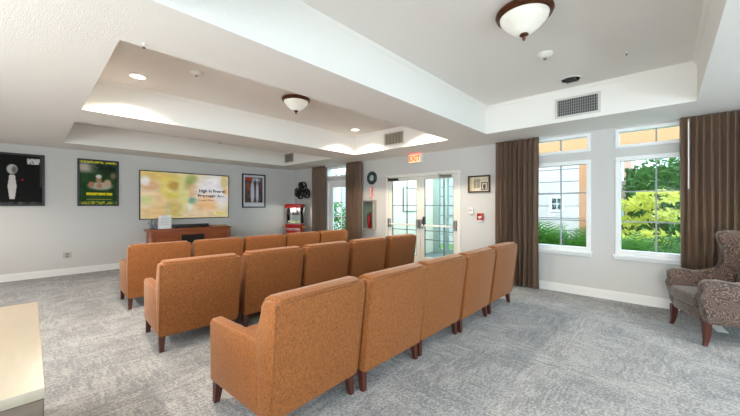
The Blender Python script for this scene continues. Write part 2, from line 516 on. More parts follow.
# vestibule beyond the double door
VW = mat('vestibule_paint', (226, 228, 222), .7)
bm = nbm(); box(bm, XB + .16, 8.5, 5.2, 5.3, 0, 2.75); struct('wall_vestibule', bm, VW)
bm = nbm(); box(bm, XB + .16, 8.5, 2.7, 2.8, 0, 2.75); struct('wall_vestibule_near', bm, VW)
bm = nbm(); box(bm, XB + .16, 8.5, 2.7, 5.3, 2.75, 2.85); struct('ceiling_vestibule', bm, VW)
bm = nbm(); box(bm, XB + .01, 8.5, 2.7, 5.3, -.12, 0); struct('floor_vestibule', bm, mat('vestibule_floor', (108, 122, 128), .5, var=.15, vscale=8))
bm = nbm(); box(bm, 8.4, 8.5, 5.0, 5.2, 0, 2.75); box(bm, 8.4, 8.5, 2.8, 5.0, 2.3, 2.75); box(bm, 8.4, 8.5, 2.8, 5.0, 0, .12)
box(bm, 8.4, 8.5, 4.72, 4.80, .12, 2.3); box(bm, 8.42, 8.48, 2.8, 4.72, 1.05, 1.11); box(bm, 8.4, 8.5, 3.7, 3.78, .12, 2.3)
struct('window_13', bm, mat('grey_green_frame', (150, 166, 164), .5))
bm = nbm(); box(bm, 8.44, 8.446, 2.8, 5.0, .12, 2.3); struct('window_14', bm, GLASS)
t = thing('picture_frame', 'thin dark-framed pale print on the vestibule wall seen through left door leaf', 'picture', (7.2, 5.2, 1.24))
bm = nbm()
for q in ((-.33, .33, 0, .03), (-.33, .33, .64, .67), (-.33, -.30, .03, .64), (.30, .33, .03, .64)): box(bm, q[0], q[1], -.03, 0, q[2], q[3])
obj('frame', bm, mat('mid_grey_frame', (120, 130, 132), .5), t)
bm = nbm(); box(bm, -.3, .3, -.012, 0, .03, .64); obj('print', bm, mat('pale_print', (214, 220, 220), .5, var=.06, vscale=5), t)

# ------------------------------------------------------------------ orange armchairs
def make_armchair():
    t = thing('upholstered_armchair', 'x', 'armchair', group='orange armchairs in three rows')
    hw = .374
    # back: leaning slab with tapered thickness, seen from behind
    bm = nbm()
    n = 6
    pts = [(-.372, .155), (-.452, .80), (-.450, .845), (-.425, .858), (-.335, .852), (-.312, .83), (-.20, .56), (-.18, .155)]
    prism(bm, pts, -hw, hw, 'yz', .014, 3)
    for v in bm.verts:      # very slight flare towards the top
        v.co.x *= .985 + .02 * (v.co.z - .155) / .7
    obj('back_frame', bm, ORANGE, t, 40)
    bm = nbm()
    pts = [(-.40, .83), (-.44, .845), (-.436, .870), (-.39, .882), (-.33, .88), (-.285, .855), (-.255, .80), (-.13, .50), (-.14, .42), (-.21, .44), (-.30, .78)]
    prism(bm, pts, -.345, .345, 'yz', .016, 3)
    for v in bm.verts:
        if v.co.z > .80: v.co.z += .008 * math.cos(v.co.x / .345 * PI / 2)
        if v.co.z < .62: v.co.x *= .288 / .345
    obj('back_cushion', bm, ORANGE, t, 50)
    for s in (-1, 1):
        bm = nbm()
        a, b = sorted((s * hw, s * .292))
        pts = [(-.26, .155), (.36, .155), (.372, .18), (.378, .57), (.35, .598), (-.20, .606), (-.26, .58)]
        prism(bm, pts, a, b, 'yz', .018, 3)
        obj('armrest', bm, ORANGE, t, 40)
    bm = nbm(); box(bm, -.295, .295, -.2, .355, .155, .29, .012, 2); obj('seat_frame', bm, ORANGE, t, 40)
    bm = nbm(); box(bm, -.29, .29, -.2, .385, .29, .455, .035, 4)
    for v in bm.verts:
        if v.co.z > .40: v.co.z += .018 * math.cos(v.co.x / .29 * PI / 2) * math.cos((v.co.y - .09) / .3 * PI / 2)
    obj('seat_cushion', bm, ORANGE, t, 50)
    for sx in (-1, 1):
        for sy in (-1, 1):
            bm = nbm()
            cx, cy = sx * .335, (.315 if sy > 0 else -.315)
            w = .03; wb = .019; ox = sx * .008; oy = sy * .022
            hexa(bm, [(cx + ox - wb, cy + oy - wb, 0), (cx + ox + wb, cy + oy - wb, 0), (cx + ox + wb, cy + oy + wb, 0), (cx + ox - wb, cy + oy + wb, 0)],
                 [(cx - w, cy - w, .165), (cx + w, cy - w, .165), (cx + w, cy + w, .165), (cx - w, cy + w, .165)], .003, 1)
            obj('leg', bm, LEG, t, 30)
    # welt along the rear edges
    bm = nbm()
    tube(bm, [(-hw * .985, -.373, .17), (-hw * 1.003, -.449, .79), (-hw * 1.0, -.447, .845), (-.1, -.437, .861), (hw * 1.0, -.447, .845), (hw * 1.003, -.449, .79), (hw * .985, -.373, .17)], .0045, 6)
    obj('piping', bm, ORANGE, t, 60)
    return t

arm0 = make_armchair()
used = False
ROWS = [  # rear face y, then x centres, rz
    ('row nearest the camera', 1.65, [1.28, 2.07, 2.835, 3.60, 4.42], 'rear'),
    ('middle row', 3.50, [1.20, 2.04, 2.86, 3.70, 4.57], 'middle'),
    ('front row near the television', 5.24, [1.28, 2.07, 2.87, 3.67, 4.45], 'front')]
PLACE = {
 'rear': ['nearest of all', 'second from left',
          'middle one of its row', 'fourth from left', 'right end by brown curtain'],
 'middle': ['left end, left armrest and legs showing on grey carpet', 'second from left', 'middle one of its row', 'fourth from left', 'right end before the glass doors'],
 'front': ['left end, nearest the wall outlet', 'second from left, before the cabinet', 'middle one of its row', 'fourth from left, before popcorn cart', 'right end, by the far curtains']}
rowname = {'rear': 'row closest to camera', 'middle': 'middle row', 'front': 'row by the television'}
jit = random.Random(3)
for (_, yr, xc, key) in ROWS:
    for i, x in enumerate(xc):
        lab = 'orange armchair in %s, %s' % (rowname[key], PLACE[key][i])
        loc = (x, yr + .372 + jit.uniform(-.012, .012), 0); rz = math.radians(jit.uniform(-.4, .4))
        if i == 0:
            loc, rz = {'rear': ((1.275, 2.039, 0), math.radians(3)), 'middle': ((1.225, 3.86, 0), math.radians(-3)), 'front': ((1.285, 5.63, 0), math.radians(-2))}[key]
        if key == 'rear' and i == 0:
            arm0.location = loc; arm0.rotation_euler = (0, 0, rz); arm0['label'] = lab
        else:
            dup(arm0, loc, rz, lab)

# ------------------------------------------------------------------ wing chair
t = thing('wing_chair', 'brown scroll-patterned wing armchair with rolled arms beside the right window curtain', 'armchair', (5.03, -.46, 0), math.radians(21))
prof = [(-.38, .22), (.30, .22), (.335, .30), (.335, .50), (.36, .56), (.355, .63), (.31, .665), (.22, .665), (.10, .645), (0, .635), (-.07, .65), (-.125, .70), (-.15, .77),
        (-.15, .85), (-.12, .94), (-.085, 1.01), (-.075, 1.07), (-.10, 1.11), (-.17, 1.125), (-.30, 1.12), (-.42, 1.12), (-.44, 1.0), (-.41, .6)]
for s in (-1, 1):
    bm = nbm(); a, b = sorted((s * .36, s * .27)); prism(bm, prof, a, b, 'yz', .03, 4)
    for v in bm.verts:
        if v.co.z > .6 and v.co.y > -.05: v.co.x += s * .02
    obj('wing_side', bm, PAISLEY, t, 50)
bm = nbm(); prism(bm, [(-.42, .25), (-.46, 1.0), (-.44, 1.12), (-.40, 1.15), (-.34, 1.13), (-.28, .9), (-.2, .45), (-.2, .25)], -.28, .28, 'yz', .025, 4)
for v in bm.verts:
    if v.co.z > 1.0: v.co.z += .035 * math.cos(v.co.x / .28 * PI / 2)
obj('backrest', bm, PAISLEY, t, 50)
bm = nbm(); box(bm, -.275, .275, -.2, .325, .22, .34, .02, 3)
for v in bm.verts:
    if v.co.y > .2: v.co.y += .02 * math.cos(v.co.x / .275 * PI / 2)
obj('seat_rail', bm, PAISLEY, t, 50)
bm = nbm(); box(bm, -.268, .268, -.2, .36, .345, .475, .035, 4)
for v in bm.verts:
    if v.co.z > .42: v.co.z += .015 * math.cos(v.co.x / .27 * PI / 2)
obj('seat_cushion', bm, PAISLEY, t, 50)
for sx in (-1, 1):
    for sy in (-1, 1):
        bm = nbm(); cx = sx * .325; cy = .305 if sy > 0 else -.34
        rings = []
        for (z, o, w) in ((.24, -.01, .030), (.17, -.008 , .028), (.10, -.008, .023), (.04, .0, .018), (.012, .008, .016), (0, .01, .018)):
            X, Y = cx + sx * o * .6, cy + sy * o
            rings.append([bm.verts.new(p) for p in ((X - w, Y - w, z), (X + w, Y - w, z), (X + w, Y + w, z), (X - w, Y + w, z))])
        for a, b in zip(rings, rings[1:]):
            for k in range(4): bm.faces.new([a[k], a[(k + 1) % 4], b[(k + 1) % 4], b[k]])
        bm.faces.new(rings[0]); bm.faces.new(rings[-1][::-1])
        obj('leg', bm, LEG, t, 40)

# ------------------------------------------------------------------ counter at lower left
t = thing('island_counter', 'cream-topped counter with grey-brown sides at the lower left corner', 'counter', (-.56, 2.38, 0))
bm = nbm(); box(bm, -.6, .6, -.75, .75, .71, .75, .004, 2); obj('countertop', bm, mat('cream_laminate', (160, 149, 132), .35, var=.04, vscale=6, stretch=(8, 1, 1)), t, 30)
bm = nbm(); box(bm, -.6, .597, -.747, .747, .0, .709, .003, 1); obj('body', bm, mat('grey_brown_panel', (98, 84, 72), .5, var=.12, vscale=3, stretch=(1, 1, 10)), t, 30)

# ------------------------------------------------------------------ curtains
def curtain(y0, y1, n, label, seedv, wand=None, xc=5.81):
    t = thing('curtain', label, 'curtain', (0, 0, 0), 0, 'brown floor-length curtains')
    rr = random.Random(seedv)
    bm = nbm()
    N = n * 14; Z = 22
    ph = [rr.uniform(-.5, .5) for _ in range(n + 2)]; am = [rr.uniform(.6, 1.35) for _ in range(n + 2)]
    def pt(s, z):
        f = s * n; k = int(f)
        u = 2 * PI * f
        hgt = z / 2.55
        a = .046 * (am[min(k, n)] * (1 - (f - k)) + am[min(k + 1, n)] * (f - k))
        bot = 1 + .25 * (1 - hgt)
        x = math.sin(u + ph[min(k, n)] * .0) * a * bot + .012 * math.sin(3.1 * f + 2.2 * hgt + seedv) * (1.3 - hgt)
        if hgt > .94: x = x * (.55 + .45 * (1 - (hgt - .94) / .06))
        y = y0 + (y1 - y0) * s + .012 * math.sin(u * 2) + .012 * math.sin(4 * hgt + k * 1.3) * (1 - hgt)
        return (xc + x, y, z)
    G = [[bm.verts.new(pt(i / N, .012 + (2.553 - .012) * j / Z)) for j in range(Z + 1)] for i in range(N + 1)]
    for i in range(N):
        for j in range(Z):
            bm.faces.new([G[i][j], G[i + 1][j], G[i + 1][j + 1], G[i][j + 1]])
    bmesh.ops.solidify(bm, geom=bm.faces[:], thickness=.003)
    obj('drape', bm, CURT, t, 180)
    bm = nbm(); box(bm, xc + .045, xc + .07, y0 + .005, y1 - .005, 2.53, 2.56); obj('curtain_track', bm, TRIM, t)
    if wand is not None:
        bm = nbm(); tube(bm, [(xc - .075, wand, 2.49), (xc - .075, wand, 1.62)], .007, 8); tube(bm, [(xc - .01, wand, 2.53), (xc - .075, wand, 2.49)], .004, 6)
        obj('pull_wand', bm, PLASTIC, t)
    return t
curtain(-1.25, -.13, 17, 'wide brown curtain behind the patterned wing chair at the right edge', 1, wand=-.21)
curtain(1.555, 2.28, 9, 'brown curtain between the small framed photo and the garden windows', 2)
curtain(5.70, 6.28, 6, 'brown curtain beside the round clock, right of glazed garden door', 3)
curtain(7.17, 7.80, 5, 'brown curtain beside the popcorn cart, left of glazed garden door', 4)

# ------------------------------------------------------------------ television, cabinet and what stands on it
def blob(x, y, cx, cy, rx, ry, s=.25):
    d = math.hypot((x - cx) / rx, (y - cy) / ry)
    return max(0.0, min(1.0, (1 + s - d) / (2 * s)))
def mixc(a, b, f): return tuple(a[i] + (b[i] - a[i]) * f for i in range(3))
nr = random.Random(11)
noise_t = [[nr.random() for _ in range(40)] for _ in range(40)]
def vn(x, y, s=8):
    x *= s; y *= s; i, j = int(x) % 39, int(y) % 39; fx, fy = x - int(x), y - int(y)
    fx = fx * fx * (3 - 2 * fx); fy = fy * fy * (3 - 2 * fy)
    a = noise_t[i][j] * (1 - fx) + noise_t[i + 1][j] * fx; b = noise_t[i][j + 1] * (1 - fx) + noise_t[i + 1][j + 1] * fx
    return a * (1 - fy) + b * fy

def tvcol(x, y):
    c = (222, 206, 160)
    for (cx, cy, rx, ry, col) in ((.12, .9, .2, .15, (222, 190, 110)), (.12, .5, .16, .28, (236, 206, 168)), (.10, .7, .10, .09, (214, 168, 124)), (.04, .8, .05, .1, (232, 226, 226)),
                                  (.06, .4, .06, .1, (200, 204, 130)), (.28, .35, .16, .3, (226, 196, 140)), (.16, .12, .2, .12, (228, 190, 130)),
                                  (.33, .68, .125, .24, (214, 200, 80)), (.335, .70, .095, .15, (226, 214, 150)), (.34, .72, .07, .10, (190, 150, 70)),
                                  (.44, .62, .05, .4, (214, 210, 140)), (.34, .18, .09, .18, (206, 186, 110)), (.52, .75, .06, .1, (188, 172, 120)), (.54, .86, .07, .12, (150, 166, 96)),
                                  (.56, .62, .05, .16, (216, 170, 120)), (.50, .22, .06, .1, (222, 226, 214)), (.56, .38, .06, .06, (130, 170, 140)), (.47, .2, .02, .12, (228, 210, 140)),
                                  (.82, .62, .23, .42, (236, 234, 240)), (.72, .26, .13, .26, (238, 188, 134)), (.95, .86, .05, .18, (212, 190, 130)), (.97, .62, .03, .1, (236, 190, 130)), (.66, .1, .2, .1, (232, 206, 170)),
                                  (.28, .15, .02, .16, (200, 190, 150)), (.55, .42, .04, .04, (112, 168, 152))):
        c = mixc(c, col, blob(x, y, cx, cy, rx, ry, .35) * .9)
    k = .93 + .10 * vn(x, y, 17)
    return tuple(min(255, v * k) for v in c)
t = thing('television', 'large wall-mounted television showing a food slide above wooden cabinet', 'television', (1.73, YA - .005, 1.08))
bm = nbm(); box(bm, 0, 2.04, -.06, -.012, 0, 1.155, .006, 2); obj('bezel', bm, BLACK, t)
bm = nbm(); box(bm, .6, 1.44, -.012, 0, .3, .85); obj('wall_mount', bm, DKSTEEL, t)
grid_sheet('screen', 2.0, 1.11, 130, 72, tvcol, picmat('tv_picture', .62, .2), t, (.02, -.0615, .022))
DKT = mat('dark_text', (40, 46, 60), .6); YEL = mat('gold_text', (150, 120, 50), .6)
text('lettering', 'High in Protein', .11, DKT, t, (1.27, -.0635, .71), (PI / 2, 0, 0), .0006, 'LEFT', .004)
text('lettering', 'Preservative Free', .11, DKT, t, (1.24, -.0635, .58), (PI / 2, 0, 0), .0006, 'LEFT', .004, .86)
text('lettering', 'Gluten Free', .08, mat('grey_text', (110, 112, 130), .6), t, (1.25, -.0635, .47), (PI / 2, 0, 0), .0006, 'LEFT')
bm = nbm(); box(bm, 1.66, 1.96, -.0628, -.0618, .09, .17); obj('caption_bar', bm, mat('gold_bar', (206, 186, 120), .6, emit=(206, 186, 120), estr=.4), t)

t = thing('media_cabinet', 'cherry-brown wooden media cabinet with three doors below the television', 'cabinet', (2.73, 8.65, 0))
bm = nbm(); box(bm, -.86, .86, -.20, .24, .08, .80, .004, 1); box(bm, -.88, .88, -.22, .25, 0, .08, .006, 1); obj('body', bm, CHERRY, t, 30)
bm = nbm()
box(bm, -.92, .92, -.25, .255, .835, .87, .012, 3); box(bm, -.90, .90, -.23, .25, .80, .835, .012, 2); obj('cabinet_top', bm, CHERRY, t, 30)
for s in (-1, 1):
    bm = nbm(); box(bm, s * .86 - .05, s * .86 + .05, -.225, -.19, .08, .80, .008, 2); obj('pilaster', bm, CHERRY, t, 30)
for (a, b) in ((-.79, -.29), (.29, .79)):
    bm = nbm(); box(bm, a, b, -.222, -.20, .14, .70, .004, 1); box(bm, a + .07, b - .07, -.23, -.222, .21, .63, .006, 1); d = obj('door', bm, CHERRY, t, 30)
    bm = nbm(); lathe(bm, [(0, .025), (.012, .022), (.014, .014), (.006, .008), (.006, 0)], 12, Matrix.Translation((b - .035 if a < 0 else a + .035, -.222, .45)) @ Matrix.Rotation(PI / 2, 4, 'X')); obj('knob', bm, BRONZE, d, 40)
bm = nbm(); box(bm, -.26, .26, -.214, -.20, .14, .42, .004, 1); obj('drawer', bm, CHERRY, t, 30)
bm = nbm(); box(bm, -.25, .25, -.212, -.201, .46, .71); obj('shelf_opening', bm, mat('dark_recess', (28, 20, 18), .7), t)  # flat dark panel on the solid body, painted as the shade of an opening
for z in (.44, .72):
    bm = nbm(); box(bm, -.27, .27, -.226, -.20, z, z + .018, .003, 1); obj('shelf', bm, CHERRY, t, 30)

t = thing('soundbar', 'long low black soundbar on the wooden media cabinet', 'soundbar', (2.72, 8.62, .87))
bm = nbm(); box(bm, -.42, .42, -.06, .06, .012, .085, .012, 3); obj('body', bm, BLACK, t, 40)
bm = nbm()
for s in (-1, 1): box(bm, s * .3 - .04, s * .3 + .04, -.05, .05, 0, .013)
obj('foot', bm, BLACK, t)
t = thing('sign_card', 'white printed notice in acrylic stand on left end of cabinet', 'sign', (2.17, 8.58, .87), math.radians(-4))
bm = nbm(); box(bm, -.13, .13, -.004, .004, .012, .31, .001, 1); obj('card', bm, mat('white_card', (235, 233, 232), .4), t)
bm = nbm(); box(bm, -.135, .135, -.05, .05, 0, .012, .003, 1); obj('stand_base', bm, PLASTIC, t)
bm = nbm()
for k in range(5): box(bm, -.09, .09 - .03 * (k % 2), -.0055, -.004, .24 - .035 * k, .246 - .035 * k)
obj('printed_lines', bm, mat('pale_grey_print', (160, 160, 166), .6), t)
t = thing('figurine', 'small blue-grey figurine at the left end of media cabinet', 'figurine', (1.94, 8.60, .87))
FG = mat('blue_grey_glaze', (96, 108, 120), .35, var=.35, vscale=18)
bm = nbm(); box(bm, -.08, .08, -.04, .04, 0, .02, .006, 2)
lathe(bm, [(0, .02), (.035, .02), (.04, .05), (.022, .09), (.028, .12), (.012, .15), (.024, .17), (.02, .20), (0, .21)], 16, Matrix.Translation((-.035, 0, 0)))
lathe(bm, [(0, .02), (.03, .02), (.034, .05), (.02, .08), (.024, .10), (.01, .125), (.02, .14), (.016, .165), (0, .175)], 16, Matrix.Translation((.04, 0, 0)))
tube(bm, [(-.015, 0, .11), (.02, -.01, .09), (.03, 0, .1)], .008, 8); tube(bm, [(-.055, 0, .11), (-.085, -.01, .13), (-.09, 0, .17)], .008, 8)
tag_fig = obj('body', bm, FG, t, 60)
t = thing('serving_tray', 'tan tray with pale papers on right end of media cabinet', 'tray', (3.38, 8.60, .87))
bm = nbm(); box(bm, -.2, .2, -.13, .13, 0, .012, .003, 1)
for q in ((-.2, .2, -.13, -.118), (-.2, .2, .118, .13), (-.2, -.188, -.118, .118), (.188, .2, -.118, .118)): box(bm, *q, .012, .035)
obj('tray_body', bm, mat('tan_wood', (176, 132, 88), .5, var=.15, vscale=6), t)
bm = nbm(); box(bm, -.05, .15, -.09, .06, .0125, .03, .002, 1); obj('paper_stack', bm, mat('paper', (225, 218, 205), .6), t)

# ------------------------------------------------------------------ framed pictures
def framed(name, label, cat, x0, x1, z0, z1, colf, nx, ny, fw=.035, fcol=BLACK, group=None):
    t = thing(name, label, cat, (x0, YA, z0), 0, group)
    w, h = x1 - x0, z1 - z0
    bm = nbm()
    for q in ((0, w, 0, fw), (0, w, h - fw, h), (0, fw, fw, h - fw), (w - fw, w, fw, h - fw)): box(bm, q[0], q[1], -.035, 0, q[2], q[3], .003, 1)
    obj('frame', bm, fcol, t)
    grid_sheet('poster_print', w - 2 * fw, h - 2 * fw, nx, ny, colf, picmat(name + '_print', 0, .7), t, (fw, -.012, fw))
    return t
def p1(x, y):
    # dark sheet: pale tall vase with a round bloom, small red bud, pale block at top
    c = (22, 20, 20)
    if abs(x - .40) < .085 * (1 - abs(y - .36) / .6) and .10 < y < .60: c = (206, 202, 198)
    f = blob(x, y, .40, .71, .105, .10, .12); c = mixc(c, (188, 184, 180), f)
    f = blob(x, y, .44, .70, .05, .07, .3); c = mixc(c, (110, 106, 104), f)
    f = blob(x, y, .60, .50, .022, .022, .3); c = mixc(c, (190, 30, 40), f)
    if .69 < x < .955 and .83 < y < .95: c = (206, 204, 202) if vn(x, y, 33) > .3 else (90, 88, 88)
    if y < .045 and x > .1: c = mixc(c, (150, 146, 144), .55 * vn(x, y, 30))
    if x > .955 and y > .35: c = mixc(c, (110, 92, 80), .5)
    return c
framed('framed_poster', 'black framed dark poster with pale figure shape and white block at the far left', 'poster', -.51, .21, 1.40, 2.39, p1, 90, 120)
def p2(x, y):
    c = mixc((34, 58, 30), (52, 86, 50), vn(x, y, 7))
    if y > .70: c = mixc(c, (188, 178, 160), blob(x, y, .12, .86, .3, .12, .5))
    if y > .9: c = mixc(c, (90, 110, 120), .5)
    f = blob(x, y, .68, .88, .34, .13, .5) * (.4 + .9 * vn(x, y, 22)); c = mixc(c, (28, 34, 30), min(1, f))
    f = blob(x, y, .90, .68, .08, .07, .4); c = mixc(c, (150, 120, 100), f * .8)
    f = blob(x, y, .55, .43, .32, .09, .25); c = mixc(c, (196, 190, 180), f * .85)
    for (cx, cy, r, col) in ((.30, .46, .075, (176, 120, 86)), (.50, .57, .08, (170, 126, 96)), (.52, .43, .07, (186, 128, 92)), (.74, .50, .10, (196, 160, 130))):
        c = mixc(c, col, blob(x, y, cx, cy, r, r * .85, .25))
    f = blob(x, y, .50, .65, .08, .045, .25); c = mixc(c, (214, 214, 210), f)
    if .17 < x < .87 and .215 < y < .275: c = (226, 208, 30) if vn(x, y, 34) > .22 else c
    if .17 < x < .85 and .115 < y < .125: c = (190, 186, 60)
    if y < .07 and vn(x, y, 31) > .45: c = (160, 160, 50)
    if y > .955 and vn(x, y, 33) > .35: c = (206, 196, 50)
    return c
framed('framed_poster', 'black framed green poster with yellow bars, left of the television', 'poster', .68, 1.36, 1.40, 2.39, p2, 90, 120)
def p3(x, y):
    if x < .07 or x > .93 or y < .13 or y > .93: return (206, 206, 212)
    c = mixc((70, 56, 54), (120, 92, 84), vn(x, y, 9))
    c = mixc(c, (150, 84, 64), blob(x, y, .24, .62, .09, .14, .3) * .7)
    c = mixc(c, (206, 212, 226), blob(x, y, .43, .45, .09, .36, .25)); c = mixc(c, (210, 212, 224), blob(x, y, .66, .45, .07, .34, .3))
    c = mixc(c, (196, 210, 224), blob(x, y, .6, .86, .2, .06, .5)); c = mixc(c, (60, 56, 60), blob(x, y, .56, .7, .025, .2, .3))
    if y > .82 and .1 < x < .42: c = mixc(c, (200, 70, 40), .9 if vn(x, y, 25) > .45 else .1)
    if y < .2 and x > .8: c = (60, 60, 60)
    return c
framed('framed_poster', 'black framed poster with white matte between television and room corner', 'poster', 4.17, 4.89, 1.35, 2.34, p3, 72, 100)

# small framed photo on the right wall (faces -X)
def wall_thing(name, label, cat, y, z, group=None):
    """thing on the right wall: local x to the viewer's right, local -y out of the wall"""
    return thing(name, label, cat, (XB, y, z), -PI / 2, group)
t = wall_thing('picture_frame', 'small dark frame with sepia group photographs right of the glass doors', 'picture', 2.64, 1.66)
bm = nbm()
for q in ((-.22, .22, 0, .03), (-.22, .22, .30, .33), (-.22, -.19, .03, .30), (.19, .22, .03, .30)): box(bm, q[0], q[1], -.03, 0, q[2], q[3], .003, 1)
obj('frame', bm, mat('dark_brown_frame', (52, 38, 30), .4), t)
def p4(x, y):
    c = mixc((206, 190, 160), (226, 216, 196), vn(x, y, 5))
    if .22 < x < .56 and .2 < y < .85 and (x * 13) % 1 < .62: c = (96, 84, 76)
    if .60 < x < .95 and .08 < y < .62: c = (40, 34, 30)
    if .64 < x < .91 and .13 < y < .57: c = (206, 196, 180)
    if blob(x, y, .78, .3, .07, .18, .2) > .5: c = (90, 80, 74)
    if x < .12: c = (200, 176, 130)
    return c
grid_sheet('photo_print', .38, .27, 50, 36, p4, picmat('sepia_print', 0, .3), t, (-.19, -.012, .03))

t = wall_thing('fire_alarm', 'small red fire alarm pull station beside the brown curtain', 'alarm', 2.61, 1.10)
bm = nbm(); box(bm, -.06, .06, -.045, 0, .03, .16, .006, 2); obj('housing', bm, REDT, t, 30)
bm = nbm(); box(bm, -.035, .035, -.056, -.045, .075, .105, .003, 1); box(bm, -.01, .01, -.056, -.045, .05, .075, .002, 1); obj('pull_handle', bm, PLASTIC, t)
bm = nbm(); box(bm, -.03, -.005, -.05, -.045, .115, .14); obj('black_patch', bm, BLACK, t)
bm = nbm(); box(bm, -.05, .05, -.03, 0, 0, .03, .003, 1); obj('backplate', bm, PLASTIC, t)
t = wall_thing('thermostat', 'small white thermostat on wall left of red fire alarm', 'thermostat', 2.80, 1.24)
bm = nbm(); box(bm, -.045, .045, -.03, 0, .0, .125, .01, 3); obj('housing', bm, PLASTIC, t, 30)
bm = nbm(); box(bm, -.028, .01, -.033, -.03, .06, .10); obj('display', bm, mat('grey_display', (176, 180, 178), .3), t)

# exit sign
t = wall_thing('exit_sign', 'lit orange-red EXIT sign above the glass double doors', 'sign', 4.09, 2.36)
bm = nbm(); box(bm, -.165, .165, -.09, 0, 0, .19, .006, 2); obj('housing', bm, PLASTIC, t)
bm = nbm(); box(bm, -.148, .148, -.095, -.09, .012, .178); obj('face_panel', bm, mat('sign_face_lit', (240, 196, 160), .4, emit=(255, 190, 140), estr=.75), t)
text('lettering', 'EXIT', .165, mat('sign_letters_lit', (235, 70, 30), .4, emit=(255, 74, 24), estr=1.1), t, (0, -.0965, .092), (PI / 2, 0, 0), .001, 'CENTER', .004, .88)
bm = nbm(); box(bm, -.12, .12, -.085, -.03, .19, .1955); obj('top_lamp', bm, mat('red_lamp', (255, 60, 50), .4, emit=(255, 40, 40), estr=6), t)

# clock
t = wall_thing('wall_clock', 'round dark teal clock with pale centre between curtain and door', 'clock', 5.45, 2.11)
R = Matrix.Rotation(PI / 2, 4, 'X')
bm = nbm(); lathe(bm, [(.165, 0), (.168, .02), (.155, .035), (.13, .04), (.075, .03), (.07, .012)], 40, R); obj('rim', bm, mat('teal_metal', (52, 70, 76), .35, metal=.4, var=.3, vscale=20), t, 50)
bm = nbm(); lathe(bm, [(0, .014), (.072, .014), (.072, 0)], 32, R); obj('dial', bm, mat('pale_dial', (186, 196, 196), .4), t, 50)
bm = nbm(); box(bm, -.004, .004, -.02, -.016, 0, .055); box(bm, 0, .04, -.02, -.016, -.004, .004); obj('hands', bm, BLACK, t)
t = wall_thing('extinguisher_sign', 'narrow vertical pinkish-red sign projecting above the extinguisher cabinet', 'sign', 5.44, 1.60)
bm = nbm(); box(bm, -.005, .005, -.10, 0, 0, .29, .001, 1); box(bm, -.02, .02, -.006, 0, .05, .24); obj('sign_blade', bm, mat('pink_red_plate', (216, 140, 134), .4), t)
bm = nbm(); box(bm, -.0065, .0065, -.085, -.065, .03, .26); obj('printed_stripe', bm, mat('pale_stripe', (236, 226, 220), .5), t)
# extinguisher cabinet
t = wall_thing('extinguisher_cabinet', 'grey metal wall cabinet with glass front left of the double doors', 'cabinet', 5.50, .80)
bm = nbm()
for q in ((-.2, .2, 0, .035), (-.2, .2, .715, .75), (-.2, -.165, .035, .715), (.165, .2, .035, .715)): box(bm, q[0], q[1], -.12, 0, q[2], q[3], .004, 1)
box(bm, -.19, .19, -.01, 0, .02, .73)
obj('frame', bm, mat('brushed_grey', (168, 160, 150), .4, metal=.3), t)
bm = nbm(); box(bm, -.165, .165, -.112, -.108, .035, .715); obj('pane', bm, GLASS, t)
t = wall_thing('fire_extinguisher', 'red fire extinguisher inside the grey wall cabinet', 'extinguisher', 5.49, .836)
Mx = Matrix.Translation((0, -.065, 0))
bm = nbm(); lathe(bm, [(0, 0), (.04, 0), (.045, .01), (.045, .30), (.03, .34), (.012, .355), (0, .355)], 20, Mx); obj('cylinder', bm, RED, t, 40)
bm = nbm(); box(bm, -.012, .06, -.075, -.055, .352, .38, .003, 1); box(bm, -.012, .06, -.075, -.055, .395, .408, .003, 1); obj('lever', bm, BLACK, t)
bm = nbm(); tube(bm, [(.0, -.075, .37), (-.05, -.075, .36), (-.055, -.075, .25), (-.05, -.075, .12)], .008, 8); obj('hose', bm, BLACK, t, 60)

# outlet on the back wall
t = thing('wall_outlet', 'small beige power outlet low on the wall under the green poster', 'outlet', (.53, YA, .34))
bm = nbm(); box(bm, -.06, .06, -.008, 0, 0, .115, .003, 1); obj('cover_plate', bm, mat('beige_plate', (176, 170, 158), .5), t)
for z in (.035, .08):
    bm = nbm(); box(bm, -.018, .018, -.011, -.008, z - .014, z + .014, .002, 1); obj('socket', bm, mat('outlet_face', (120, 114, 104), .5), t)

# film reel wall sculpture
t = wall_thing('film_reel_sculpture', 'cluster of black metal film reels hanging on the wall above popcorn cart', 'wall art', 8.42, 1.90)
def reel(cx, cz, r, dep):
    bm = nbm()
    for (a, b) in ((dep, dep + .012), (dep + .035, dep + .047)):
        n = 36; ro = []; ri = []
        prof = [(r, a), (r, b), (r * .84, b), (r * .84, a), (r, a)]
        lathe(bm, prof, n, Matrix.Translation((cx, 0, cz)) @ R)
        lathe(bm, [(r * .28, a), (r * .28, b), (.02, b), (.02, a), (r * .28, a)], 20, Matrix.Translation((cx, 0, cz)) @ R)
        for k in range(4):
            th = k * 2 * PI / 4 + cx * 9
            p = Matrix.Translation((cx, 0, cz)) @ Matrix.Rotation(-th, 4, 'Y')
            box(bm, r * .2, r * .86, -b, -a, -r * .07, r * .07, 0, 1, p)
    lathe(bm, [(.05, dep), (.05, dep + .04)], 20, Matrix.Translation((cx, 0, cz)) @ R)
    return bm
for (cx, cz, r, dep) in ((-.27, -.06, .15, .004), (-.05, -.12, .17, .056), (.04, .10, .17, .004), (.30, -.11, .155, .056), (-.05, .17, .09, .056)):
    obj('reel', reel(cx, cz, r, dep), mat('black_iron', (40, 38, 36), .45, metal=.4), t, 30)
bm = nbm(); box(bm, -.3, .34, -.05, -.004, -.05, -.03); obj('mounting_bar', bm, BLACK, t)

